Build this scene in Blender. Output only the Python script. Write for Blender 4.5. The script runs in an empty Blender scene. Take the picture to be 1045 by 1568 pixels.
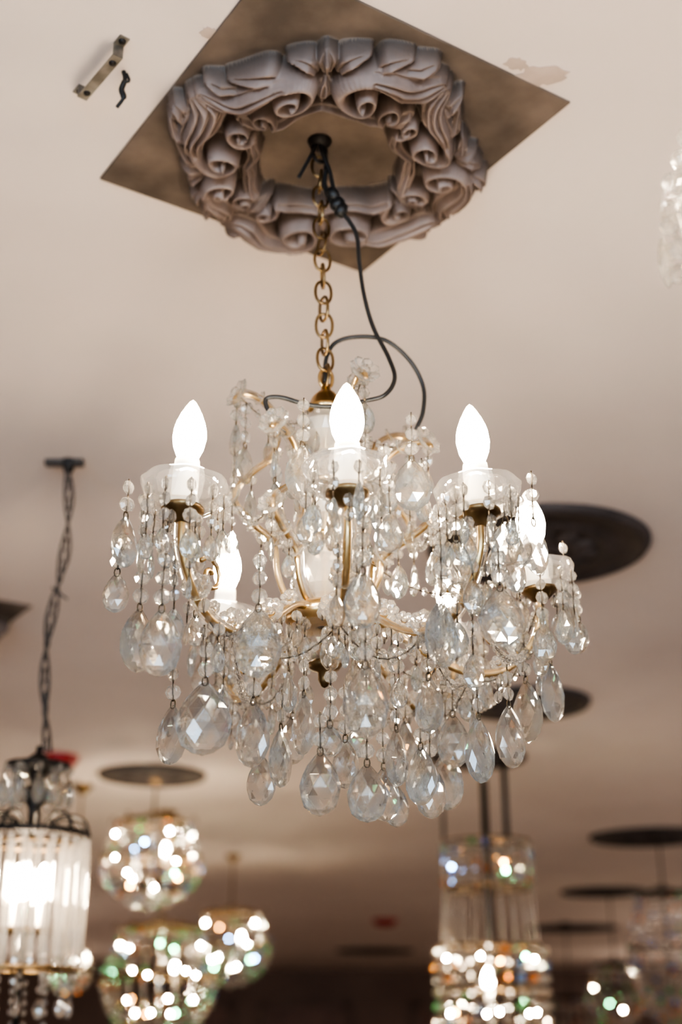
import bpy, math, random
import numpy as np
from mathutils import Vector, Matrix
random.seed(7)
CZ = 1.6
CEIL = 2.81
sc = bpy.context.scene
cos, sin, pi = math.cos, math.sin, math.pi
sc.view_settings.view_transform = 'AgX'
sc.view_settings.look = 'AgX - High Contrast'

# ---------------------------------------------------------------- materials
def mk(name):
    m = bpy.data.materials.new(name); m.use_nodes = True
    nt = m.node_tree; nt.nodes.clear()
    out = nt.nodes.new('ShaderNodeOutputMaterial')
    return m, nt, out

def pbr(name, c1, c2=None, rough=.5, metal=0., scale=8., bump=0., bscale=40., detail=4., emis=None, es=0., low_dark=None):
    m, nt, out = mk(name)
    b = nt.nodes.new('ShaderNodeBsdfPrincipled')
    tc = nt.nodes.new('ShaderNodeTexCoord')
    n = nt.nodes.new('ShaderNodeTexNoise'); n.inputs['Scale'].default_value = scale; n.inputs['Detail'].default_value = detail
    r = nt.nodes.new('ShaderNodeValToRGB')
    c2 = c2 or tuple(x*.8 for x in c1)
    r.color_ramp.elements[0].position = .35; r.color_ramp.elements[1].position = .68
    r.color_ramp.elements[0].color = (*c2, 1); r.color_ramp.elements[1].color = (*c1, 1)
    nt.links.new(tc.outputs['Object'], n.inputs['Vector'])
    nt.links.new(n.outputs['Fac'], r.inputs['Fac'])
    col = r.outputs['Color']
    if low_dark:   # darker colour mixed in towards the low parts of the carving
        z0, z1, dc = low_dark
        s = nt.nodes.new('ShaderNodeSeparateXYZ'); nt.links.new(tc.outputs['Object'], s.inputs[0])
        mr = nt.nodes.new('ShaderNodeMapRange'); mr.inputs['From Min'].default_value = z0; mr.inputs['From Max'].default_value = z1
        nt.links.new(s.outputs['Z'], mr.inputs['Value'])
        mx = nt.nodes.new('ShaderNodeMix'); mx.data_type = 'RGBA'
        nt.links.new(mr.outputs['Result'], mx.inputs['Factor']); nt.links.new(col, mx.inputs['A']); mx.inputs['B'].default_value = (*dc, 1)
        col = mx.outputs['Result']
    nt.links.new(col, b.inputs['Base Color'])
    b.inputs['Roughness'].default_value = rough; b.inputs['Metallic'].default_value = metal
    if emis:
        b.inputs['Emission Color'].default_value = (*emis, 1); b.inputs['Emission Strength'].default_value = es
    if bump:
        n2 = nt.nodes.new('ShaderNodeTexNoise'); n2.inputs['Scale'].default_value = bscale; n2.inputs['Detail'].default_value = 6
        bp = nt.nodes.new('ShaderNodeBump'); bp.inputs['Strength'].default_value = bump; bp.inputs['Distance'].default_value = .01
        nt.links.new(tc.outputs['Object'], n2.inputs['Vector'])
        nt.links.new(n2.outputs['Fac'], bp.inputs['Height']); nt.links.new(bp.outputs['Normal'], b.inputs['Normal'])
    nt.links.new(b.outputs[0], out.inputs[0])
    return m

def glass(name, c1, c2, ior=1.55, tr=.25, rough=0., dif=0., nscale=22):
    """clear lead crystal: glass, part straight transmission, a little white scatter added to brighten it near bulbs"""
    m, nt, out = mk(name)
    N = nt.nodes.new; L = nt.links.new
    tc = N('ShaderNodeTexCoord')
    n = N('ShaderNodeTexNoise'); n.inputs['Scale'].default_value = nscale
    L(tc.outputs['Object'], n.inputs['Vector'])
    r = N('ShaderNodeValToRGB')
    r.color_ramp.elements[0].position = .42; r.color_ramp.elements[1].position = .58
    r.color_ramp.elements[0].color = (*c1, 1); r.color_ramp.elements[1].color = (*c2, 1)
    L(n.outputs['Fac'], r.inputs['Fac'])
    g = N('ShaderNodeBsdfGlass'); g.inputs['IOR'].default_value = ior; g.inputs['Roughness'].default_value = rough
    L(r.outputs['Color'], g.inputs['Color']); sh = g.outputs[0]
    t = N('ShaderNodeBsdfTransparent')
    mx = N('ShaderNodeMixShader'); mx.inputs[0].default_value = tr
    L(sh, mx.inputs[1]); L(t.outputs[0], mx.inputs[2]); sh = mx.outputs[0]
    if dif:
        d = N('ShaderNodeBsdfDiffuse'); d.inputs[0].default_value = (1, .97, .93, 1)
        d2 = N('ShaderNodeBsdfTranslucent'); d2.inputs[0].default_value = (1, .97, .93, 1)
        m1 = N('ShaderNodeMixShader'); m1.inputs[0].default_value = .5; L(d.outputs[0], m1.inputs[1]); L(d2.outputs[0], m1.inputs[2])
        m2 = N('ShaderNodeMixShader'); m2.inputs[0].default_value = dif; L(sh, m2.inputs[1]); L(m1.outputs[0], m2.inputs[2]); sh = m2.outputs[0]
    L(sh, out.inputs[0])
    return m

def emit(name, c, s):
    m, nt, out = mk(name)
    e = nt.nodes.new('ShaderNodeEmission'); e.inputs[0].default_value = (*c, 1); e.inputs[1].default_value = s
    nt.links.new(e.outputs[0], out.inputs[0])
    return m

M_ceil = pbr('ceiling_plaster', (.80, .695, .625), (.75, .645, .575), .85, scale=1.6, bump=.12, bscale=9)
M_plaque = pbr('painted_plaster_plaque', (.19, .145, .115), (.09, .068, .053), .8, scale=9, bump=.15, bscale=30)
M_relief = pbr('carved_plaster', (.27, .205, .18), (.17, .127, .108), .55, scale=16, bump=.2, bscale=60, low_dark=(-.045, -.008, (.075, .056, .045)))
M_disc = pbr('dark_painted_plaster', (.085, .064, .057), (.045, .034, .031), .7, scale=6, bump=.3, bscale=25)
M_spack = pbr('spackle', (.60, .48, .40), (.48, .38, .31), .9, scale=20)
M_brass = pbr('aged_brass', (.72, .52, .27), (.46, .31, .14), .28, 1., scale=30)
M_bronze = pbr('dark_bronze', (.34, .235, .12), (.16, .105, .055), .35, 1., scale=30)
M_wire = pbr('pin_wire', (.16, .12, .08), (.08, .06, .04), .35, 1., scale=60)
M_black = pbr('black_cable', (.008, .008, .009), (.014, .014, .014), .45, scale=30)
M_steel = pbr('galvanised_steel', (.30, .28, .25), (.17, .155, .135), .45, .8, scale=40)
M_dark = pbr('dark_iron', (.035, .03, .028), (.02, .018, .016), .5, .6, scale=20)
M_cord = pbr('grey_cord', (.075, .065, .058), (.045, .038, .034), .7, scale=60)
M_sleeve = pbr('candle_sleeve', (.90, .86, .78), (.84, .78, .68), .45, scale=20, emis=(1, .84, .64), es=1.0)  # own glow stands in for bulb light passing through the sleeve
M_cry = glass('cut_crystal', (1, .95, .87), (.86, .94, 1.0), 1.60, .28, 0, .03, 34)  # amber and blue patches tinted in, standing in for dispersed light
M_cryw = glass('crystal_warm', (1, .97, .91), (1, .985, .96), 1.56, .22, 0, .10)
M_crybg = glass('crystal_lamp_beads', (1, .95, .87), (.96, .985, 1), 1.55, .15, 0, .02)
TINT = [glass('sparkle_tint_bead_'+n, c, c, 1.6, .1, 0, .06) for n, c in (('green', (.35, 1, .6)), ('amber', (1, .55, .18)), ('blue', (.35, .6, 1)))]  # coloured glass imitating rainbow sparkle dispersed by clear beads
M_gl = glass('blown_glass', (1, .97, .92), (1, 1, 1), 1.45, .50, .0, .03)
M_cbody = glass('cut_glass_body', (1, .95, .86), (1, .98, .94), 1.5, .05, .05, .30)
M_bulb = emit('candle_bulb_glow', (1, .85, .65), 320)
M_bulbm = emit('candle_bulb_shoulder', (1, .82, .58), 60)
M_bulbt = emit('candle_bulb_tip', (1, .80, .54), 10)
M_bulb2 = emit('lamp_bulb_glow', (1, .81, .59), 250)
M_bulb3 = emit('dim_bulb_glow', (1, .82, .60), 130)
M_glint = emit('glint_dot_glow', (1, .82, .58), 800)  # glow for dots added to imitate bright crystal glints
M_glint_col = [emit('coloured_glint_'+n, c, 130) for n, c in (('green', (.25, 1, .45)), ('amber', (1, .42, .10)), ('blue', (.30, .55, 1)))]  # added glow points imitating coloured glints from refraction
M_red = pbr('red_plastic', (.40, .03, .03), (.28, .02, .02), .4)
M_wall = pbr('wall_brown_panel', (.20, .125, .09), (.15, .09, .065), .6, scale=1.2)
M_side = pbr('wall_warm_plaster', (.66, .57, .52), (.60, .51, .46), .8, scale=1.5)
M_floor = pbr('wood_floor', (.38, .31, .26), (.28, .225, .19), .45, scale=3)
M_door = pbr('door_wood', (.20, .10, .06), (.14, .065, .04), .5, scale=4)
M_fill_win = emit('fill_window_glow', (.62, .80, 1.0), 26.)  # glow of the added, unseen windows: cool fill and blue reflections

# ---------------------------------------------------------------- mesh builder
class MB:
    def __init__(s): s.v = []; s.f = []; s.m = []; s.sm = []; s.mats = []
    def mi(s, mat):
        if mat not in s.mats: s.mats.append(mat)
        return s.mats.index(mat)
    def add(s, vs, fs, mat, smooth=False, M=None):
        o = len(s.v)
        for p in vs:
            p = Vector(p)
            s.v.append((M @ p) if M is not None else p)
        k = s.mi(mat)
        for f in fs:
            s.f.append([i+o for i in f]); s.m.append(k); s.sm.append(smooth)
    def build(s, name, parent=None):
        me = bpy.data.meshes.new(name)
        me.from_pydata([tuple(p) for p in s.v], [], s.f)
        for m in s.mats: me.materials.append(m)
        me.polygons.foreach_set('material_index', s.m)
        me.polygons.foreach_set('use_smooth', s.sm)
        me.update()
        o = bpy.data.objects.new(name, me); sc.collection.objects.link(o)
        if parent: o.parent = parent
        return o

def empty(name, loc=(0, 0, 0)):
    e = bpy.data.objects.new(name, None); sc.collection.objects.link(e); e.empty_display_size = .05
    return e

def T(x, y, z): return Matrix.Translation((x, y, z))
def RZ(a): return Matrix.Rotation(a, 4, 'Z')
def RX(a): return Matrix.Rotation(a, 4, 'X')
def RY(a): return Matrix.Rotation(a, 4, 'Y')

def lathe(mb, prof, mat, M, seg=24, smooth=True, stag=0., squash=1., mod=None):
    vs = []; fs = []
    n = len(prof)
    for j, (r, z) in enumerate(prof):
        for i in range(seg):
            a = 2*pi*(i + stag*(j % 2))/seg
            rr = max(r, 1e-5)
            if mod: rr *= mod(a, j)
            vs.append((rr*cos(a), rr*sin(a)*squash, z))
    for j in range(n-1):
        for i in range(seg):
            a = j*seg+i; b = j*seg+(i+1) % seg; c = b+seg; d = a+seg
            if stag:
                if j % 2 == 0: fs += [(a, b, d), (b, c, d)]
                else: fs += [(a, b, c), (a, c, d)]
            else: fs.append((a, b, c, d))
    mb.add(vs, fs, mat, smooth, M)

def tube(mb, path, rad, mat, seg=8, closed=False, smooth=True):
    P = [Vector(p) for p in path]; n = len(P)
    if not hasattr(rad, '__len__'): rad = [rad]*n
    vs = []; fs = []
    t0 = (P[1]-P[0]).normalized()
    up = Vector((0, 0, 1)) if abs(t0.z) < .9 else Vector((1, 0, 0))
    nrm = t0.cross(up).normalized(); prev = t0
    for i in range(n):
        if closed: t = (P[(i+1) % n]-P[i-1]).normalized()
        else: t = (P[min(i+1, n-1)]-P[max(i-1, 0)]).normalized()
        q = prev.rotation_difference(t); nrm = q @ nrm; prev = t
        nrm = (nrm - t*nrm.dot(t)).normalized(); bn = t.cross(nrm)
        for k in range(seg):
            a = 2*pi*k/seg
            vs.append(P[i] + (nrm*cos(a)+bn*sin(a))*rad[i])
    for i in range(n if closed else n-1):
        for k in range(seg):
            a = i*seg+k; b = i*seg+(k+1) % seg; j = (i+1) % n
            fs.append((a, b, j*seg+(k+1) % seg, j*seg+k))
    if not closed:
        fs.append(list(range(seg))[::-1]); fs.append([(n-1)*seg+k for k in range(seg)])
    mb.add(vs, fs, mat, smooth)

def cat(pts, n=8):
    P = [Vector(p) for p in pts]; out = []
    P = [P[0]*2-P[1]] + P + [P[-1]*2-P[-2]]
    for i in range(1, len(P)-2):
        for k in range(n):
            t = k/n
            a, b, c, d = P[i-1], P[i], P[i+1], P[i+2]
            out.append(.5*((2*b)+(c-a)*t+(2*a-5*b+4*c-d)*t*t+(3*b-a-3*c+d)*t**3))
    out.append(P[-2]); return out

def link(mb, c, h, w, r, yaw, mat, seg=20, tilt=0.):
    M = T(*c) @ RZ(yaw) @ RX(tilt)
    pts = []
    for i in range(seg):
        a = 2*pi*i/seg
        x = cos(a); z = sin(a)
        pts.append(M @ Vector((w/2*math.copysign(abs(x)**.8, x), 0, h/2*math.copysign(abs(z)**.9, z))))
    tube(mb, pts, r, mat, 7, True)

DROP = [(.0, -.5), (.20, -.46), (.38, -.36), (.48, -.20), (.50, -.03), (.44, .14), (.32, .29), (.18, .41), (.07, .49), (.0, .5)]
def drop(mb, c, h, w, yaw, mat=None, tilt=0.):
    M = T(*c) @ RZ(yaw) @ RX(tilt)
    lathe(mb, [(r*w, z*h) for r, z in DROP], mat or M_cry, M, 10, False, .5, .42)

def octa(mb, c, r, yaw, mat=None, tilt=0., t=.55):
    M = T(*c) @ RZ(yaw) @ RX(tilt+pi/2)
    lathe(mb, [(0, -r*t), (r*.55, -r*t), (r, -r*.12), (r, r*.12), (r*.55, r*t), (0, r*t)], mat or M_cryw, M, 8, False)

def ball(mb, c, r, mat=None):
    lathe(mb, [(0, -r), (r*.7, -r*.7), (r, 0), (r*.7, r*.7), (0, r)], mat or M_cryw, T(*c) @ RZ(random.random()*6), 8, False, .5)

def wire(mb, a, b, r=.0009): tube(mb, [a, b], r, M_wire, 5)

def rosette(mb, c, r, axis, mat=None, n=8):
    ax = Vector(axis).normalized()
    q = Vector((0, 0, 1)).rotation_difference(ax).to_matrix().to_4x4()
    M = T(*c) @ q
    for k in range(n):
        a = 2*pi*k/n
        Mp = M @ RZ(a) @ T(r*.62, 0, 0) @ RY(-.45)
        lathe(mb, [(0, -r*.12), (r*.26, -r*.08), (r*.36, 0), (r*.26, r*.1), (0, r*.14)], mat or M_cryw, Mp, 7, False)
    ball(mb, M @ Vector((0, 0, r*.15)), r*.30, mat)
    lathe(mb, [(0, 0), (r*.22, .0), (r*.22, r*.08), (0, r*.08)], M_brass, M @ T(0, 0, -r*.25), 8)

def strand(mb, top, n, sp=.017, r=.0065, end=None, endh=.035):
    """beads on pins hanging from top; optional small drop at the end"""
    p = Vector(top)
    for k in range(n):
        q = p + Vector((random.uniform(-.001, .001), random.uniform(-.001, .001), -sp))
        wire(mb, p, q); octa(mb, (p+q)/2, r*random.uniform(.85, 1.1), random.uniform(0, pi)); p = q
    if end:
        wire(mb, p, p-Vector((0, 0, .008)))
        drop(mb, p-Vector((0, 0, .006+endh/2)), endh, endh*.6, random.uniform(0, pi))
    return p

def swag(mb, a, b, sag, sp=.014, r=.0058):
    a, b = Vector(a), Vector(b); L = (b-a).length + sag
    n = max(3, int(L/sp)); prev = a
    for k in range(1, n+1):
        t = k/n; p = a.lerp(b, t); p.z -= 4*sag*t*(1-t)
        wire(mb, prev, p); octa(mb, (prev+p)/2, r, random.uniform(0, pi)); prev = p

def box(mb, c, s, mat, M=None):
    x, y, z = [k/2 for k in s]
    vs = [(c[0]+i*x, c[1]+j*y, c[2]+k*z) for i in (-1, 1) for j in (-1, 1) for k in (-1, 1)]
    fs = [(0, 1, 3, 2), (4, 6, 7, 5), (0, 4, 5, 1), (2, 3, 7, 6), (0, 2, 6, 4), (1, 5, 7, 3)]
    mb.add(vs, fs, mat, False, M)

# ---------------------------------------------------------------- room
def room(name, c, s, mat):
    mb = MB(); box(mb, c, s, mat); return mb.build(name)
room('ceiling', (0, 9.5, CEIL+.05), (15, 31, .1), M_ceil)
room('floor', (0, 9.5, -.05), (15, 31, .1), M_floor)
room('wall_back', (0, 24.05, CEIL/2), (15, .1, CEIL), M_wall)
room('wall_left', (-7.05, 9.5, CEIL/2), (.1, 29, CEIL), M_side)
room('wall_right', (7.05, 9.5, CEIL/2), (.1, 29, CEIL), M_side)
room('wall_front', (0, -5.05, CEIL/2), (15, .1, CEIL), M_side)
for i, x in enumerate((-3.2, 0, 3.2)):  # unseen windows added behind the camera for cool fill
    mb = MB(); box(mb, (x, -4.98, 1.5), (1.3, .02, 1.8), M_fill_win)
    for k in (-.68, 0, .68): box(mb, (x+k, -4.95, 1.5), (.06, .06, 1.9), M_side)
    for z in (.57, 1.5, 2.43): box(mb, (x, -4.95, z), (1.42, .06, .06), M_side)
    mb.build('fill_window_%d' % (i+1))
for i, x in enumerate((-2.6, -.6, 2.0)):
    mb = MB(); box(mb, (x, 23.96, 1.1), (1.3, .06, 2.2), M_door)
    for s in (-1, 1):
        box(mb, (x+s*.70, 23.95, 1.12), (.09, .08, 2.28), M_wall)
        box(mb, (x+s*.3, 23.92, 1.1), (.45, .04, 1.9), M_door)
    box(mb, (x, 23.95, 2.26), (1.5, .08, .09), M_wall)
    mb.build('door_%d' % (i+1))

# ---------------------------------------------------------------- carved ceiling plaque
ctr = (-.023, 1.546)
H1, H2 = .2374, .2563
def relief_mesh():
    """baroque cartouche ring: each eighth is a set of carved C-scrolls and acanthus leaves
    following spines given in (arc, radial) coordinates about the ring's mid radius"""
    N = 380; R0 = .160
    u = np.linspace(-H1, H1, N); v = np.linspace(-H2, H2, N)
    U, V = np.meshgrid(u, v, indexing='ij')
    X = U*.8414 + V*.5486; Y = U*.5406 - V*.8361
    X0 = X-.004; Y0 = Y-.012
    R = np.hypot(X0, Y0); TH = np.arctan2(Y0, X0)
    q = math.radians(-92)
    TH2 = TH + .09*np.sin(TH*2+.6) + .05*np.sin(TH+2)
    d = (TH2-q + pi/4) % (pi/2) - pi/4
    # hand-carved irregularity
    d = d + .03*np.sin(TH*5+R*30) + .02*np.sin(TH*11)
    A = np.abs(d)*R0
    B = (R-R0 - .005*np.sin(TH*3) - .004*np.sin(TH*7+1) - .012*np.cos(4*(TH-math.radians(24)))*np.clip((R-.15)/.05, 0, 1))
    bed = np.clip((B+.046)/.012, 0, 1)*np.clip((.046+.010*np.cos(A*75)-B)/.012, 0, 1)
    h = .010*bed
    def sweep(spine, width, height, nfl, fl=.30, sharp=.5):
        nonlocal h
        best = np.full(A.shape, 9.); bh = np.zeros(A.shape)
        for (a, b), w, hh in zip(spine, width, height):
            dd = np.hypot(A-a, B-b)/w
            m = dd < best
            best = np.where(m, dd, best); bh = np.where(m, hh, bh)
        body = bh*np.clip(1-best**2, 0, 1)**sharp
        h = np.maximum(h, body*(1-fl+fl*np.abs(np.cos(pi*nfl*best))))
    def res(pts):
        P = cat([(a, b, 0) for a, b in pts], 12)
        return [(p.x, p.y) for p in P]
    def lin(vals, n):
        x = np.linspace(0, len(vals)-1, n); return np.interp(x, range(len(vals)), vals)
    def spiral(cx, cy, r0, r1, turns, end, sgn, n=60):
        out = []
        for i in range(n):
            t = i/(n-1); ph = end + sgn*(1-t)*turns*2*pi; r = r0+(r1-r0)*t
            out.append((cx+r*cos(ph), cy+r*sin(ph)))
        return out
    # main C-scroll: large spiral volute, body sweeping away to a flared tip
    sp = spiral(.040, .000, .003, .031, 1.5, pi/2, 1)
    bd = res([sp[-1], (.066, .034), (.092, .030), (.112, .038), (.122, .064)])
    sweep(sp, lin([.006, .0065, .008, .011], 60), lin([.058, .052, .048, .050], 60), 0, 0, .55)
    sweep(bd, lin([.012, .020, .027, .024, .008], len(bd)), lin([.050, .054, .050, .042, .030], len(bd)), 2.5, .32)
    # counter scroll on the inner rim
    sp = spiral(.102, -.016, .003, .021, 1.35, -pi/2, -1)
    bd = res([sp[-1], (.080, -.042), (.052, -.046), (.024, -.046), (0, -.040)])
    sweep(sp, lin([.005, .006, .008], 60), lin([.046, .042, .040], 60), 0, 0, .55)
    sweep(bd, lin([.010, .014, .015, .013, .010], len(bd)), lin([.040, .040, .034, .034, .036], len(bd)), 1.5, .3)
    # outer leaf edges curling over
    for pts, w, hh in (([(.0, .028), (.001, .046), (.0, .058)], [.007, .010, .004], [.032, .036, .026]),
                       ([(.012, .030), (.020, .046), (.036, .056)], [.007, .011, .004], [.034, .038, .028]),
                       ([(.048, .036), (.060, .054), (.082, .066)], [.008, .013, .005], [.034, .040, .030]),
                       ([(.086, .050), (.098, .062), (.104, .076)], [.009, .012, .005], [.034, .038, .030])):
        S = res(pts); sweep(S, lin(w, len(S)), lin(hh, len(S)), 1.5, .34)
    S = res([(.126, -.000), (.122, -.020), (.126, -.044)]); sweep(S, lin([.012, .014, .006], len(S)), lin([.040, .040, .028], len(S)), 1.5, .3)
    S = res([(.0, -.030), (.003, -.008), (.0, .014)]); sweep(S, lin([.006, .010, .006], len(S)), lin([.030, .038, .030], len(S)), 1.5, .3)
    edge = np.minimum(H1-np.abs(U), H2-np.abs(V))
    h = h*np.clip(edge/.006+.15, 0, 1)*1.12
    h[1:-1, 1:-1] = (h[1:-1, 1:-1]*2+h[:-2, 1:-1]+h[2:, 1:-1]+h[1:-1, :-2]+h[1:-1, 2:])/6
    return N, X, Y, h
N, X, Y, h = relief_mesh()
vs = np.stack([X.ravel(), Y.ravel(), (-.003-h).ravel()], 1)
idx = np.arange(N*N).reshape(N, N)
q4 = np.stack([idx[:-1, :-1].ravel(), idx[:-1, 1:].ravel(), idx[1:, 1:].ravel(), idx[1:, :-1].ravel()], 1)
o = len(vs)
rim = list(idx[:, 0]) + list(idx[-1, 1:]) + list(idx[::-1, -1][1:]) + list(idx[0, ::-1][1:-1])
vt = vs[rim].copy(); vt[:, 2] = 0
allv = np.vstack([vs, vt])
faces = [tuple(map(int, f)) for f in q4]
hm = h.ravel()
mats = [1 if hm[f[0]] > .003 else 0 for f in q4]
nr = len(rim)
for i in range(nr):
    j = (i+1) % nr
    faces.append((int(rim[i]), int(rim[j]), o+j, o+i)); mats.append(0)
pm = bpy.data.meshes.new('ceiling_medallion_square')
pm.from_pydata([tuple(map(float, p)) for p in allv], [], faces)
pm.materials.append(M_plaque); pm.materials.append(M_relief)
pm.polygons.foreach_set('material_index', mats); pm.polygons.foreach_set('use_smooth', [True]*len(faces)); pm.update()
for loc in ((ctr[0], ctr[1], CEIL), (-1.26, 3.79, CEIL)):
    ob = bpy.data.objects.new('carved_ceiling_medallion', pm); sc.collection.objects.link(ob); ob.location = loc

def round_rose(x, y, r):
    mb = MB()
    pr = [(0, -.02), (.12, -.022), (.16, -.035), (.22, -.033), (.27, -.018), (.50, -.012), (.55, -.022), (.62, -.024), (.68, -.014), (.86, -.010), (.90, -.022), (.97, -.020), (1, -.008), (1.0, 0)]
    def mod(a, j): return 1+(.02*cos(12*a) if 5 < j < 10 else .0)
    lathe(mb, [(p*r, z) for p, z in pr], M_disc, T(0, 0, 0), 48, True, mod=mod)
    for k in range(12):
        a = k*pi/6
        lathe(mb, [(0, -.034), (.03, -.030), (.05, -.018), (.055, -.008)], M_disc, T(.40*r*cos(a), .40*r*sin(a), 0) @ RZ(a), 10, True, squash=.5)
    ob = mb.build('round_ceiling_rose'); ob.location = (x, y, CEIL); return ob
for (x, y, r) in ((.516, 3.196, .29), (-.911, 6.31, .26), (.70, 4.885, .25), (.62, 5.9, .22), (1.93, 8.33, .37), (2.23, 11.5, .36), (2.58, 15.2, .5), (.47, 19, .54), (-1.6, 11, .35)):
    round_rose(x, y, r)

for (x, y, r, sx) in ((.271, 1.407, .022, 1.5), (-.169, 1.327, .010, 1.2), (.235, 1.385, .012, 1.3)):
    mb = MB(); n = 22
    pts = [(r*sx*(1+random.uniform(-.3, .3))*cos(2*pi*i/n), r*(1+random.uniform(-.3, .3))*sin(2*pi*i/n), 0) for i in range(n)]
    v2 = [(p[0], p[1], -.0012) for p in pts]
    mb.add(pts+v2, [tuple(range(n, 2*n))]+[(i, (i+1) % n, n+(i+1) % n, n+i) for i in range(n)], M_spack)
    ob = mb.build('spackle_patch'); ob.location = (x, y, CEIL)

mb = MB()
a = Vector((-.352, 1.430, 0)); b = Vector((-.290, 1.348, 0)); d = (b-a).normalized(); L = (b-a).length
Mb = T(*((a+b)/2)) @ RZ(math.atan2(d.y, d.x))
box(mb, (0, 0, -.020), (L, .014, .002), M_steel, Mb)
for s in (-1, 1):
    box(mb, (s*(L/2-.001), 0, -.010), (.002, .014, .020), M_steel, Mb)
    box(mb, (s*(L/2+.008), 0, -.001), (.018, .014, .002), M_steel, Mb)
    lathe(mb, [(0, -.0055), (.004, -.005), (.005, -.002), (.005, 0)], M_dark, Mb @ T(s*(L/2+.009), 0, 0), 8)
    lathe(mb, [(0, -.0235), (.004, -.023), (.005, -.021), (.005, -.019)], M_dark, Mb @ T(s*(L/2-.015), 0, 0), 8)
ob = mb.build('steel_mounting_bracket'); ob.location = (0, 0, CEIL)
mb = MB()
tube(mb, cat([(-.292, 1.400, 0), (-.290, 1.402, -.012), (-.294, 1.405, -.026), (-.291, 1.407, -.038), (-.299, 1.409, -.052)]), [.003]*10+[.004]*15+[.0025]*8, M_black, 8)
tube(mb, cat([(-.292, 1.40, -.018), (-.284, 1.402, -.014), (-.288, 1.40, -.004)]), .002, M_black, 6)
ob = mb.build('ceiling_wire_stub'); ob.location = (0, 0, CEIL)

# ---------------------------------------------------------------- MAIN CHANDELIER
AX, AY = -.02, 1.545
root = empty('crystal_chandelier')

mb = MB()
tops = Vector((-.031, 1.542, CEIL)); bot = Vector((AX, AY, CZ+.80))
lathe(mb, [(0, -.012), (.010, -.011), (.016, -.004), (.018, 0)], M_dark, T(tops.x, tops.y, CEIL-.004), 14)
link(mb, tops-Vector((0, 0, .022)), .036, .020, .0028, .4, M_dark)
nl = 14; Lc = (tops-bot).length-.05
for i in range(nl):
    t = (i+.5)/nl
    p = (tops-Vector((0, 0, .035))).lerp(bot+Vector((0, 0, .012)), t)
    link(mb, p, Lc/nl*1.36, .0225, .0021, .35+(pi/2 if i % 2 else 0)+random.uniform(-.25, .25), M_bronze, tilt=random.uniform(-.08, .08))
mb.build('chain', root)

# electric cable, x y z in millimetres
mb = MB()
def cable(pts, r=.0029):
    tube(mb, cat([(x/1000, y/1000, z/1000) for x, y, z in pts], 10), r, M_black, 10)
cable([(-31, 1540, 2808), (-40, 1530, 2779), (-49, 1530, 2759), (-60, 1530, 2734)], .0025)
cable([(-32, 1540, 2806), (-26, 1527, 2772), (-16, 1527, 2743), (-10, 1527, 2710), (-4, 1530, 2684), (11, 1530, 2662), (22, 1530, 2636), (25, 1530, 2596),
       (31, 1530, 2544), (43, 1530, 2493), (63, 1520, 2440), (70, 1510, 2404), (57, 1500, 2375), (31, 1500, 2366), (-10, 1490, 2353), (-44, 1490, 2356),
       (-77, 1490, 2366), (-96, 1490, 2363), (-89, 1490, 2342), (-64, 1500, 2321)])
cable([(-21, 1550, 2420), (-20, 1550, 2455), (-7, 1550, 2480), (24, 1550, 2489), (61, 1550, 2483), (93, 1560, 2458), (111, 1570, 2424), (110, 1570, 2386), (100, 1570, 2359)])
cable([(-29, 1550, 2808), (-21, 1534, 2762), (-23, 1534, 2723), (-10, 1530, 2684)], .0035)
for (x, z) in ((-5, 2688), (0, 2678), (-11, 2704)):
    lathe(mb, [(0, -.010), (.007, -.009), (.009, 0), (.007, .009), (0, .010)], M_black, T(x/1000, 1.528, z/1000) @ RY(random.uniform(-.9, .9)), 10)
mb.build('power_cable', root)

fr = MB(); cr = MB(); bo = MB(); bu = MB()
C = T(AX, AY, CZ)
lathe(fr, [(.006, .43), (.006, .80)], M_brass, C, 12)
lathe(fr, [(.003, .815), (.006, .812), (.007, .803), (.012, .800), (.019, .792), (.023, .780), (.026, .776), (.024, .770), (.008, .768)], M_brass, C, 24)
link(fr, (AX, AY, CZ+.822), .026, .018, .0025, .3, M_brass)
lathe(bo, [(.006, .770), (.024, .766), (.034, .752), (.030, .736), (.018, .722), (.012, .715), (.022, .706), (.027, .696), (.018, .684), (.010, .676)], M_cbody, C, 20, False, .5)
lathe(fr, [(.010, .676), (.020, .674), (.022, .670), (.010, .666)], M_brass, C, 20)
lathe(bo, [(.008, .666), (.018, .655), (.028, .640), (.024, .622), (.014, .606), (.010, .60)], M_cbody, C, 18, False, .5)
lathe(fr, [(.008, .60), (.024, .598), (.026, .592), (.010, .588)], M_brass, C, 20)
lathe(bo, [(.012, .587), (.028, .582), (.036, .573), (.0395, .562), (.040, .550), (.038, .538), (.034, .526), (.027, .515), (.020, .507), (.014, .503)], M_cbody, C, 26, False, .5)
lathe(fr, [(.012, .505), (.036, .504), (.046, .498), (.050, .490), (.047, .482), (.040, .477), (.012, .475)], M_brass, C, 36, mod=lambda a, j: 1+.025*cos(18*a))
lathe(bo, [(.012, .478), (.043, .477), (.045, .468), (.040, .453), (.030, .440), (.018, .432), (.010, .430)], M_gl, C, 22, False, .5)
lathe(fr, [(.005, .436), (.016, .434), (.022, .429), (.018, .423), (.008, .419), (.008, .410), (.004, .402), (0, .400)], M_bronze, C, 20)

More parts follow.
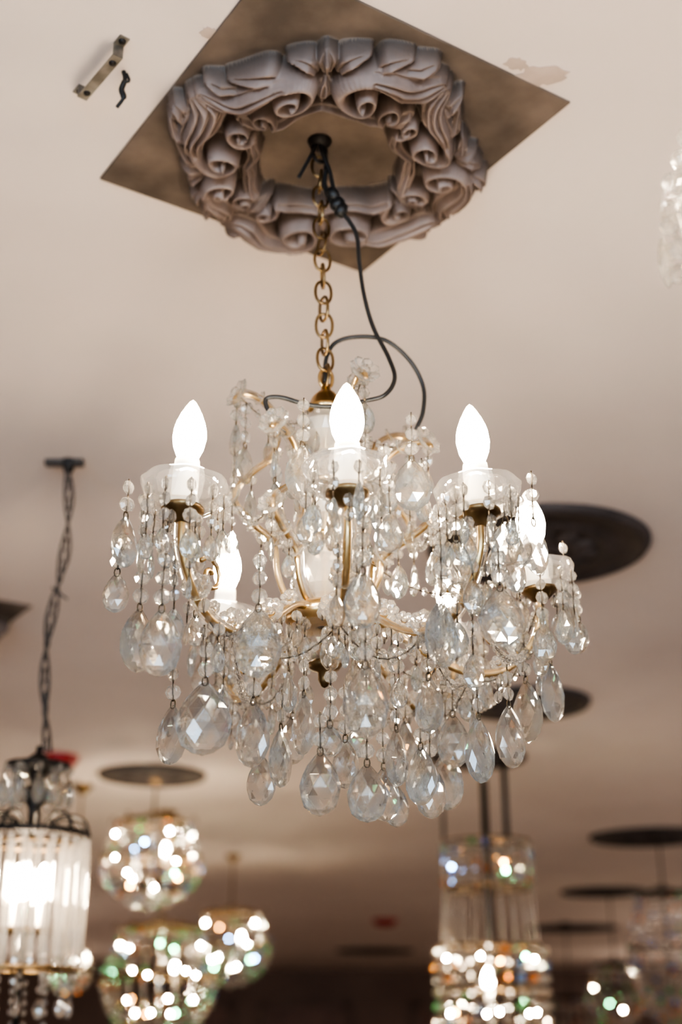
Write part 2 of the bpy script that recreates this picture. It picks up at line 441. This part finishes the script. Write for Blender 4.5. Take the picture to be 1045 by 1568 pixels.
cups = [(-.169, 1.288), (.007, 1.246), (.149, 1.299), (.249, 1.555), (.162, 1.83), (-.163, 1.728)]
ZC = .527
mids = []; outs = []
for ci, (cx, cy) in enumerate(cups):
    dx, dy = cx-AX, cy-AY; R = math.hypot(dx, dy); ang = math.atan2(dy, dx); ux, uy = cos(ang), sin(ang); px_, py_ = -uy, ux
    prof = [(.03, .492), (.07, .486), (.11, .462), (.155, .436), (.20, .420), (.245, .424), (.278, .450), (.297, .485), (.300, .515), (.300, .527)]
    pts = [(AX+ux*r*R/.3, AY+uy*r*R/.3, CZ+zz) for r, zz in prof]
    path = cat(pts, 6)
    tube(fr, path, .0042, M_brass, 10)
    for s in (-1, 1):
        tube(cr, [p+Vector((px_*s*.0072, py_*s*.0072, .001)) for p in path[3:-4]], .0034, M_gl, 8)
    sp = [(AX+ux*(R-.055+.022*(1-k/18)*cos(k*.55+.6)), AY+uy*(R-.055+.022*(1-k/18)*cos(k*.55+.6)), CZ+.470+.022*(1-k/18)*sin(k*.55+.6)) for k in range(16)]
    tube(fr, sp, .0028, M_brass, 6)
    mids.append(path[24]); outs.append(path[36])
    Mt = T(cx, cy, CZ+ZC) @ RZ(ang) @ RY(-.07)
    lathe(fr, [(.004, -.014), (.010, -.012), (.018, -.004), (.023, -.001), (.023, .003), (.015, .004)], M_bronze, Mt, 24)
    lathe(cr, [(.012, .006), (.026, .004), (.036, .010), (.042, .021), (.046, .032), (.0475, .032), (.044, .020), (.038, .008), (.027, .001), (.012, .003)], M_gl, Mt, 28, True, mod=lambda a, j: 1+.03*cos(8*a) if j > 2 and j < 7 else 1)
    lathe(fr, [(.017, .003), (.0165, .012), (.0145, .018), (.0143, .050), (.0135, .060), (.011, .063), (0, .063)], M_sleeve, Mt, 20)
    lathe(bu, [(.009, .060), (.0125, .066), (.0165, .076), (.0185, .088), (.0178, .098), (.0158, .107)], M_bulb, Mt, 20)
    lathe(bu, [(.0158, .107), (.0118, .118)], M_bulbm, Mt, 20)
    lathe(bu, [(.0118, .118), (.0080, .126), (.004, .133), (0, .137)], M_bulbt, Mt, 20)
    for k in range(10):
        a = 2*pi*(k+.3)/10
        p = Mt @ Vector((.043*cos(a), .043*sin(a), .020))
        strand(cr, p, random.choice((1, 2, 2)) if ci == 1 else random.choice((2, 3, 3)), .017, .0075, True, random.choice((.030, .034, .045)))
    for k in range(4):
        a = 2*pi*k/4
        p = Mt @ Vector((.018*cos(a), .018*sin(a), -.006))
        strand(cr, p, random.choice((1, 2)), .016, .0078, k % 2, .035)
    for fi, idx_ in enumerate((8, 14, 19, 24, 29, 34, 41)):
        p = path[idx_]
        if fi in (1, 3, 5): rosette(cr, p+Vector((0, 0, .010)), .019, (ux*.3+random.uniform(-.3, .3), uy*.3-.8, .2))
        elif ci != 1: rosette(cr, p+Vector((0, 0, .012)), .012, (random.uniform(-.5, .5), -.8, .2), n=7)
        for s in (-1, 1):
            if ci == 1 and fi % 2: continue
            strand(cr, p+Vector((px_*s*.010, py_*s*.010, -.004)), random.choice((1, 1, 2, 3)), .016, .0074, random.random() < .45, random.choice((.026, .034, .04)))
    if ci != 1:
        swag(cr, (AX+ux*.045, AY+uy*.045, CZ+.478), path[24]+Vector((0, 0, -.004)), .035)
        swag(cr, path[24]+Vector((0, 0, -.004)), (cx, cy, CZ+ZC-.012), .040)
    if ci not in (1, 2, 0): swag(cr, (AX+ux*.026, AY+uy*.026, CZ+.594), (AX+ux*(R-.046), AY+uy*(R-.046), CZ+.545), .045)
for i in range(6):
    swag(cr, mids[i], mids[(i+1) % 6], .035)
    if i in (2, 3, 4): swag(cr, outs[i], outs[(i+1) % 6], .040)

scr = [(.020, .500), (.042, .512), (.055, .545), (.060, .585), (.083, .610), (.106, .640), (.104, .662), (.088, .682), (.066, .705), (.057, .740), (.064, .770), (.085, .792), (.106, .796), (.112, .783)]
tp = []
for deg, kr, kz in ((183, 1.08, 1.), (108, 1.15, .95), (38, 1.35, .93), (-15, 1.25, .72), (-52, .75, 1.01), (-128, .95, .74)):
    a = math.radians(deg); ux, uy = cos(a), sin(a)
    f = lambda r, zz: Vector((AX+ux*r*kr, AY+uy*r*kr, CZ+.5+(zz-.5)*kz))
    path = cat([f(r, zz) for r, zz in scr], 6)
    tube(fr, path, .0038, M_brass, 8)
    for s in (-1, 1):
        tube(cr, [p+Vector((-uy*s*.0068, ux*s*.0068, 0)) for p in path[2:-4]], .0034, M_gl, 8)
    for (r, zz, rr) in ((.108, .797, .023), (.110, .648, .020), (.060, .590, .019), (.060, .735, .017), (.085, .612, .013), (.080, .790, .012)):
        rosette(cr, f(r, zz), rr, (ux*.7, uy*.7-.5, .3))
    for (r, zz, n_) in ((.108, .790, 2), (.110, .640, 2), (.088, .68, 1), (.07, .765, 2), (.058, .72, 1), (.075, .60, 1)):
        strand(cr, f(r, zz), n_, .016, .0078, True, random.choice((.032, .045)))
    swag(cr, f(.108, .797), (AX+ux*.018, AY+uy*.018, CZ+.765), .025)
    if kz > .9: swag(cr, f(.108, .790), f(.110, .655), .02)
    tp.append(f(.110, .648))
for i in range(6):
    if i not in (3, 4): swag(cr, tp[i], tp[(i+1) % 6], .03)
for k in range(8):
    a = 2*pi*(k+.5)/8
    strand(cr, (AX+.024*cos(a), AY+.024*sin(a), CZ+.668), 2, .018, .0075, True, .03)
    strand(cr, (AX+.026*cos(a), AY+.026*sin(a), CZ+.770), 2, .016, .0078, k % 2, .03)
for k in range(9):
    a = 2*pi*k/9
    strand(cr, (AX+.046*cos(a), AY+.046*sin(a), CZ+.478), random.choice((1, 2, 3)), .018, .0075, True, random.choice((.034, .045)))

# large almond pendants: x, y, z, height, width in millimetres, yaw in radians
PEND = [(-182, 1265, 1974, 70, 44, .10), (-210, 1300, 1987, 69, 43, .72), (-142, 1330, 1912, 77, 59, 0), (-181, 1380, 1906, 65, 41, -.57), (-86, 1300, 1984, 74, 51, 0),
 (-93, 1360, 1902, 70, 43, -.52), (-67, 1440, 1894, 66, 41, 1.04), (-95, 1560, 1891, 60, 37, -.28), (-22, 1380, 1854, 67, 44, 0), (24, 1255, 1911, 73, 46, 0),
 (28, 1400, 1848, 62, 44, 0), (21, 1220, 2004, 59, 38, 0), (102, 1270, 1985, 71, 44, .64), (165, 1285, 2007, 63, 48, 0), (95, 1380, 1938, 62, 38, -.71),
 (158, 1480, 1911, 76, 47, .72), (199, 1520, 1935, 75, 47, .68), (225, 1550, 1972, 77, 48, -.89), (260, 1570, 2001, 75, 47, .86), (139, 1600, 1947, 67, 42, 0),
 (131, 1620, 1903, 74, 46, .40), (92, 1500, 1885, 67, 42, -.58), (62, 1450, 1896, 64, 40, .91), (68, 1620, 1871, 51, 32, 0), (-42, 1450, 1933, 69, 43, -.96),
 (161, 1620, 1997, 44, 27, .2), (-46, 1420, 2229, 73, 45, .45), (86, 1450, 2227, 68, 49, 0), (100, 1470, 2207, 41, 25, .6), (-124, 1530, 2289, 53, 33, .9),
 (-83, 1500, 2223, 61, 38, -.98), (176, 1300, 2094, 51, 35, 0), (216, 1360, 2111, 61, 38, .6), (121, 1280, 2065, 51, 32, 0), (246, 1520, 2049, 48, 30, 0),
 (284, 1560, 2099, 67, 41, .84), (304, 1600, 2081, 44, 27, -.8), (-231, 1300, 2096, 58, 36, .9), (-238, 1310, 2042, 44, 29, 0), (-12, 1400, 1904, 35, 28, 0),
 (19, 1500, 1923, 35, 28, 0), (182, 1600, 2009, 44, 27, .85), (51, 1400, 2191, 46, 28, 0), (83, 1660, 1948, 77, 47, .75), (-158, 1360, 2016, 36, 22, .5),
 (105, 1540, 1876, 66, 40, .3), (50, 1520, 1868, 62, 38, .2), (5, 1470, 1893, 56, 35, -.5), (-60, 1600, 1948, 60, 37, .4)]
for (x, y, z, hh, wr, yaw) in PEND:
    c = Vector((x, y, z))/1000; hh /= 1000; wr /= 1000
    drop(cr, c, hh, wr, yaw)
    top = c+Vector((0, 0, hh/2-.002))
    link(cr, top+Vector((0, 0, .003)), .010, .006, .0008, yaw, M_wire, 10)
    p = top+Vector((0, 0, .006))
    for kk in range(random.choice((2, 3))):
        q = p+Vector((random.uniform(-.001, .001), 0, .020)); wire(cr, p, q); octa(cr, (p+q)/2, .0088-.0006*kk, yaw+random.uniform(-.5, .5)); p = q
fr.build('frame', root); cr.build('crystals', root); bo.build('glass_column', root); bu.build('candle_bulbs', root)

# ---------------------------------------------------------------- background lamps
def bulb(mb, x, y, z, k=1., mat=None):
    lathe(mb, [(.008*k, -.012*k), (.0165*k, .010*k), (.0185*k, .022*k), (.013*k, .044*k), (.005*k, .060*k), (0, .064*k)], mat or M_bulb2, T(x, y, z), 14)
    lathe(mb, [(.010*k, -.06*k), (.010*k, -.010*k), (0, -.010*k)], M_sleeve, T(x, y, z), 10)

def glint_dot(mb, x, y, z, k=.75, mat=None):  # added glowing dot that imitates a glint in the lamp crystals
    lathe(mb, [(0, -.008*k), (.005*k, -.006*k), (.006*k, 0), (.005*k, .006*k), (0, .009*k)], mat or M_glint, T(x, y, z), 10)
    lathe(mb, [(.005*k, -.022), (.005*k, -.008*k), (0, -.008*k)], M_steel, T(x, y, z), 8)

def ring(mb, x, y, z, r, t, mat, seg=40):
    tube(mb, [(x+r*cos(2*pi*i/seg), y+r*sin(2*pi*i/seg), z) for i in range(seg)], t, mat, 6, True)

def basket(name, x, y, r, zt, zb, bulbs=4, nb=20, metal=None, crown=True, glints=8, bm=None, top=.72, beads=None, br=.0135, light=0, th=1., tint=.2):
    metal = metal or M_bronze; beads = beads or M_crybg
    e = empty(name); f = MB(); g = MB(); b = MB(); H = zt-zb; zm = zt-.42*H
    f_top = CZ+zt
    pick = lambda: random.choice(TINT) if random.random() < tint else beads
    tube(f, [(x, y, CEIL), (x, y, CZ+zb+.1*H)], .005*th, metal, 8)
    lathe(f, [(0, -.05), (.02, -.045), (.05, -.012), (.055, 0)], metal, T(x, y, CEIL), 20)
    rt = r*top
    ring(f, x, y, f_top, rt, .008*th, metal); ring(f, x, y, CZ+zm, r, .007*th, metal)
    ring(f, x, y, f_top+.012, rt*.9, .005*th, metal)
    for k in range(6):
        a = k*pi/3
        tube(f, [(x, y, CZ+zm-.02), (x+r*cos(a), y+r*sin(a), CZ+zm)], .003*th, metal, 6)
        tube(f, cat([(x, y, f_top+.06), (x+rt*.5*cos(a), y+rt*.5*sin(a), f_top+.02), (x+rt*cos(a), y+rt*sin(a), f_top)], 5), .003*th, metal, 6)
        if crown:
            tube(f, cat([(x+rt*cos(a), y+rt*sin(a), f_top), (x+rt*1.15*cos(a), y+rt*1.15*sin(a), f_top+.03), (x+rt*1.22*cos(a), y+rt*1.22*sin(a), f_top+.0)], 5), .003*th, metal, 6)
    n1 = max(3, int(.42*H/(br*2.9))); n2 = max(4, int(.58*H*1.25/(br*2.9)))
    for i in range(nb):
        a = 2*pi*i/nb
        for j in range(n1):
            t = (j+.5)/n1; rr = rt+(r-rt)*(t**1.4); z_ = f_top+(CZ+zm-f_top)*t
            ball(g, (x+rr*cos(a), y+rr*sin(a), z_), br, pick())
        for j in range(n2):
            t = (j+.5)/n2; rr = r*(.96*math.sqrt(max(0, 1-t**2))+.04); z_ = CZ+zm-.02+(zb-zm)*t*.95
            if rr*2*pi/nb < .028 and i % 2: continue
            ball(g, (x+rr*cos(a), y+rr*sin(a), z_), br, pick())
        if i % 2 == 0: drop(g, (x+r*1.04*cos(a), y+r*1.04*sin(a), CZ+zm-.04), .055, .028, a+pi/2, beads)
    ball(g, (x, y, CZ+zb-.01), .022, beads)
    for k in range(bulbs):
        a = 2*pi*k/bulbs+.6; bulb(b, x+r*.3*cos(a), y+r*.3*sin(a), CZ+zm+.02, .8, bm)
        tube(f, [(x, y, CZ+zm-.02), (x+r*.3*cos(a), y+r*.3*sin(a), CZ+zm-.02)], .003, metal, 6)
    for k in range(glints):
        a = 2*pi*k/glints+.25; zz = CZ+zm+((.26, -.22, .02, -.34)[k % 4])*H; rr = r*(.78, .62, .85, .4)[k % 4]
        tinted = k % 3 == 1  # coloured dots imitate refracted glints
        glint_dot(b, x+rr*cos(a), y+rr*sin(a), zz, 1. if tinted else .75, random.choice(M_glint_col) if tinted else None)
        tube(f, [(x, y, zz-.02), (x+rr*cos(a), y+rr*sin(a), zz-.02)], .0025, metal, 5)
    f.build('frame', e); g.build('crystals', e)
    if bulbs or glints: b.build('bulbs', e)
    if light:
        ld = bpy.data.lights.new('fill_light', 'POINT'); ld.energy = light; ld.color = (1, .85, .72); ld.shadow_soft_size = .25  # added point light, used only by the out-of-view fill lamps
        lo = bpy.data.objects.new('fill_light', ld); sc.collection.objects.link(lo); lo.parent = e; lo.location = (x, y, CZ+zb-.35)
basket('added_fill_chandelier', -.892, 6.31, .235, .975, .60, 1, 18, glints=15)
basket('added_fill_chandelier', -.97, 7.4, .30, .58, .02, 1, 22, glints=22)
basket('added_fill_chandelier', -.74, 9.2, .27, .82, .37, 1, 18, glints=14)
basket('added_fill_chandelier', -1.30, 6.6, .10, .42, .24, 1, 10, glints=3)
basket('added_fill_chandelier', 1.99, 8.35, .24, .86, .10, 0, 20, M_dark, glints=0)
basket('added_fill_chandelier', 2.28, 11.5, .24, .62, .15, 0, 18, M_dark, glints=4)
basket('added_fill_chandelier', 2.4, 14.6, .30, .45, .0, 0, 20, M_dark, glints=0)
basket('added_fill_chandelier', .378, .95, .095, .76, .585, 2, 14, M_gl, False, glints=0, bm=M_bulb3, beads=M_cryw, br=.009, th=.4, tint=0)
for (x, y) in ((-4.2, 12.5), (4.8, 13.5), (-4.9, 18.5), (5.0, 19.5), (-4.6, 5.0), (4.6, 6.0)):  # unseen lamps added outside the view to brighten room and ceiling
    basket('added_fill_chandelier', x, y, .30, .80, .30, 1, 16, glints=0, light=50)

def column_lamp(x, y):
    e = empty('tiered_crystal_column_lamp'); f = MB(); g = MB(); b = MB()
    pick = lambda: random.choice(TINT) if random.random() < .18 else M_crybg
    tube(f, [(x, y, CEIL), (x, y, CZ+.0)], .016, M_dark, 10)
    for k in range(3):
        a = k*2*pi/3+pi*.95; tube(f, [(x+.18*cos(a), y+.18*sin(a), CEIL), (x+.18*cos(a), y+.18*sin(a), CZ+.80)], .007, M_dark, 8)
    for z_, r in ((.80, .186), (.61, .186), (.376, .222), (.21, .222), (.05, .222)):
        ring(f, x, y, CZ+z_, r, .005, M_bronze)
        for k in range(4):
            a = k*pi/2; tube(f, [(x, y, CZ+z_), (x+r*cos(a), y+r*sin(a), CZ+z_)], .004, M_bronze, 6)
    for i in range(22):
        a = 2*pi*i/22
        for j in range(5):
            ball(g, (x+.188*cos(a), y+.188*sin(a), CZ+.783-.037*j), .013, pick())
        tube(g, [(x+.186*cos(a), y+.186*sin(a), CZ+.61), (x+.20*cos(a), y+.20*sin(a), CZ+.385)], .003, M_cryw, 6)
    for tier in range(8):
        for i in range(22):
            a = 2*pi*i/22
            ball(g, (x+.226*cos(a), y+.226*sin(a), CZ+.352-.052*tier), .019, pick())
    bulb(b, x-.02, y-.05, CZ+.22, 1.1)
    tube(f, [(x, y, CZ+.16), (x-.02, y-.05, CZ+.16)], .004, M_bronze, 6)
    for k in range(18):
        a = k*2*pi/6+.2+.35*(k//6); zz = CZ+(.33, .12, .70)[k//6]; rr = (.19, .19, .15)[k//6]
        tinted = k >= 12 or k % 4 == 1  # coloured dots added as imitation of prism glints
        if k >= 12 and k % 2: continue
        glint_dot(b, x+rr*cos(a), y+rr*sin(a), zz, .9 if tinted else .75, random.choice(M_glint_col) if tinted else None)
        tube(f, [(x, y, zz-.02), (x+rr*cos(a), y+rr*sin(a), zz-.02)], .0025, M_bronze, 5)
    f.build('frame', e); g.build('crystals', e); b.build('bulbs', e)
column_lamp(.62, 5.7)

def rod_lamp(x, y):
    e = empty('glass_rod_chandelier'); f = MB(); g = MB(); b = MB()
    box(f, (x+.0, y, CEIL-.006), (.085, .020, .012), M_cord)
    lathe(f, [(0, -.03), (.010, -.028), (.014, -.012), (.016, 0)], M_dark, T(x+.01, y, CEIL), 12)
    zt = CZ+.557; L = CEIL-.02-zt
    for ph in (0, pi):
        pts = [(x+.008+.011*sin(9*t*pi/2+ph)*(1-.5*abs(t-.4))+.012*sin(7*t), y+.008*cos(9*t*pi/2+ph), CEIL-.02-L*t) for t in [k/60 for k in range(61)]]
        tube(f, pts, .0032, M_cord, 7)
    n = 26
    for i in range(n):
        link(f, (x+.008+.012*sin(7*(i+.5)/n), y, CEIL-.02-L*(i+.5)/n), L/n*1.3, .011, .0014, (i % 2)*pi/2, M_cord, 12)
    tube(f, [(x-.004, y, CEIL-.30), (x+.034, y-.01, CEIL-.33)], .0025, M_cord, 6)
    tube(f, [(x, y, zt+.01), (x, y, CZ+.02)], .006, M_dark, 8)
    lathe(f, [(.004, .555), (.012, .55), (.03, .535), (.065, .53), (.066, .522), (.02, .515), (.012, .49), (.030, .47), (.012, .44), (.010, .41), (.03, .395)], M_dark, T(x, y, CZ), 24)
    for k in range(10):
        a = 2*pi*k/10
        c0, s0 = cos(a), sin(a)
        strand(g, (x+.066*c0, y+.066*s0, CZ+.525), 1, .018, .009, True, .06)
        strand(g, (x+.045*c0, y+.045*s0, CZ+.525), 2, .018, .009, True, .04)
        tube(f, cat([(x+.02*c0, y+.02*s0, CZ+.39), (x+.06*c0, y+.06*s0, CZ+.425), (x+.10*c0, y+.10*s0, CZ+.418), (x+.115*c0, y+.115*s0, CZ+.385)], 5), .004, M_dark, 6)
    ring(f, x, y, CZ+.388, .112, .006, M_dark); ring(f, x, y, CZ+.37, .085, .004, M_bronze)
    for i in range(26):
        a = 2*pi*i/26
        tube(g, [(x+.112*cos(a), y+.112*sin(a), CZ+.378), (x+.112*cos(a), y+.112*sin(a), CZ+.155)], .0065, M_cryw, 6, smooth=False)
        octa(g, (x+.112*cos(a), y+.112*sin(a), CZ+.145), .008, a+pi/2)
    for i in range(14):
        a = 2*pi*i/14
        tube(g, [(x+.08*cos(a), y+.08*sin(a), CZ+.365), (x+.08*cos(a), y+.08*sin(a), CZ+.13)], .005, M_cryw, 6, smooth=False)
        strand(g, (x+.10*cos(a), y+.10*sin(a), CZ+.128), 2, .018, .008, i % 2, .04)
    ring(f, x, y, CZ+.133, .105, .005, M_bronze)
    for k in range(4):
        a = k*pi/2+.4
        tube(f, [(x, y, CZ+.15), (x+.105*cos(a), y+.105*sin(a), CZ+.133)], .003, M_bronze, 6)
    for k in range(3):
        a = k*2*pi/3+.4
        bulb(b, x+.030*cos(a), y+.030*sin(a), CZ+.27, 1.0, M_bulb2)
    lathe(f, [(.05, .20), (.052, .21), (.01, .205)], M_bronze, T(x, y, CZ), 16)
    for k in range(4):
        a = k*pi/2; strand(g, (x+.05*cos(a), y+.05*sin(a), CZ+.12), 4, .018, .008, True, .05)
    f.build('frame', e); g.build('crystals', e); b.build('bulbs', e)
rod_lamp(-.618, 2.66)

for (x, y, r) in ((-1.27, 5.88, .085), (.46, 14.2, .13)):
    mb = MB(); lathe(mb, [(0, -.07), (r*.5, -.068), (r*.8, -.055), (r*.85, -.03), (r, -.025), (r, 0)], M_red, T(0, 0, 0), 24)
    ob = mb.build('fire_alarm_sounder'); ob.location = (x, y, CEIL)

w = bpy.data.worlds.new('world'); sc.world = w; w.use_nodes = True
w.node_tree.nodes['Background'].inputs[0].default_value = (.9, .75, .65, 1); w.node_tree.nodes['Background'].inputs[1].default_value = .3
cam = bpy.data.cameras.new('camera'); co = bpy.data.objects.new('camera', cam); sc.collection.objects.link(co)
co.location = (0, 0, CZ); co.rotation_euler = (pi/2+math.atan(.408), 0, 0)
cam.sensor_fit = 'VERTICAL'; cam.sensor_height = 36; cam.sensor_width = 24; cam.lens = 45.92
cam.dof.use_dof = True; cam.dof.focus_distance = 1.48; cam.dof.aperture_fstop = 2.8
cam.clip_end = 100; cam.clip_start = .02
sc.camera = co
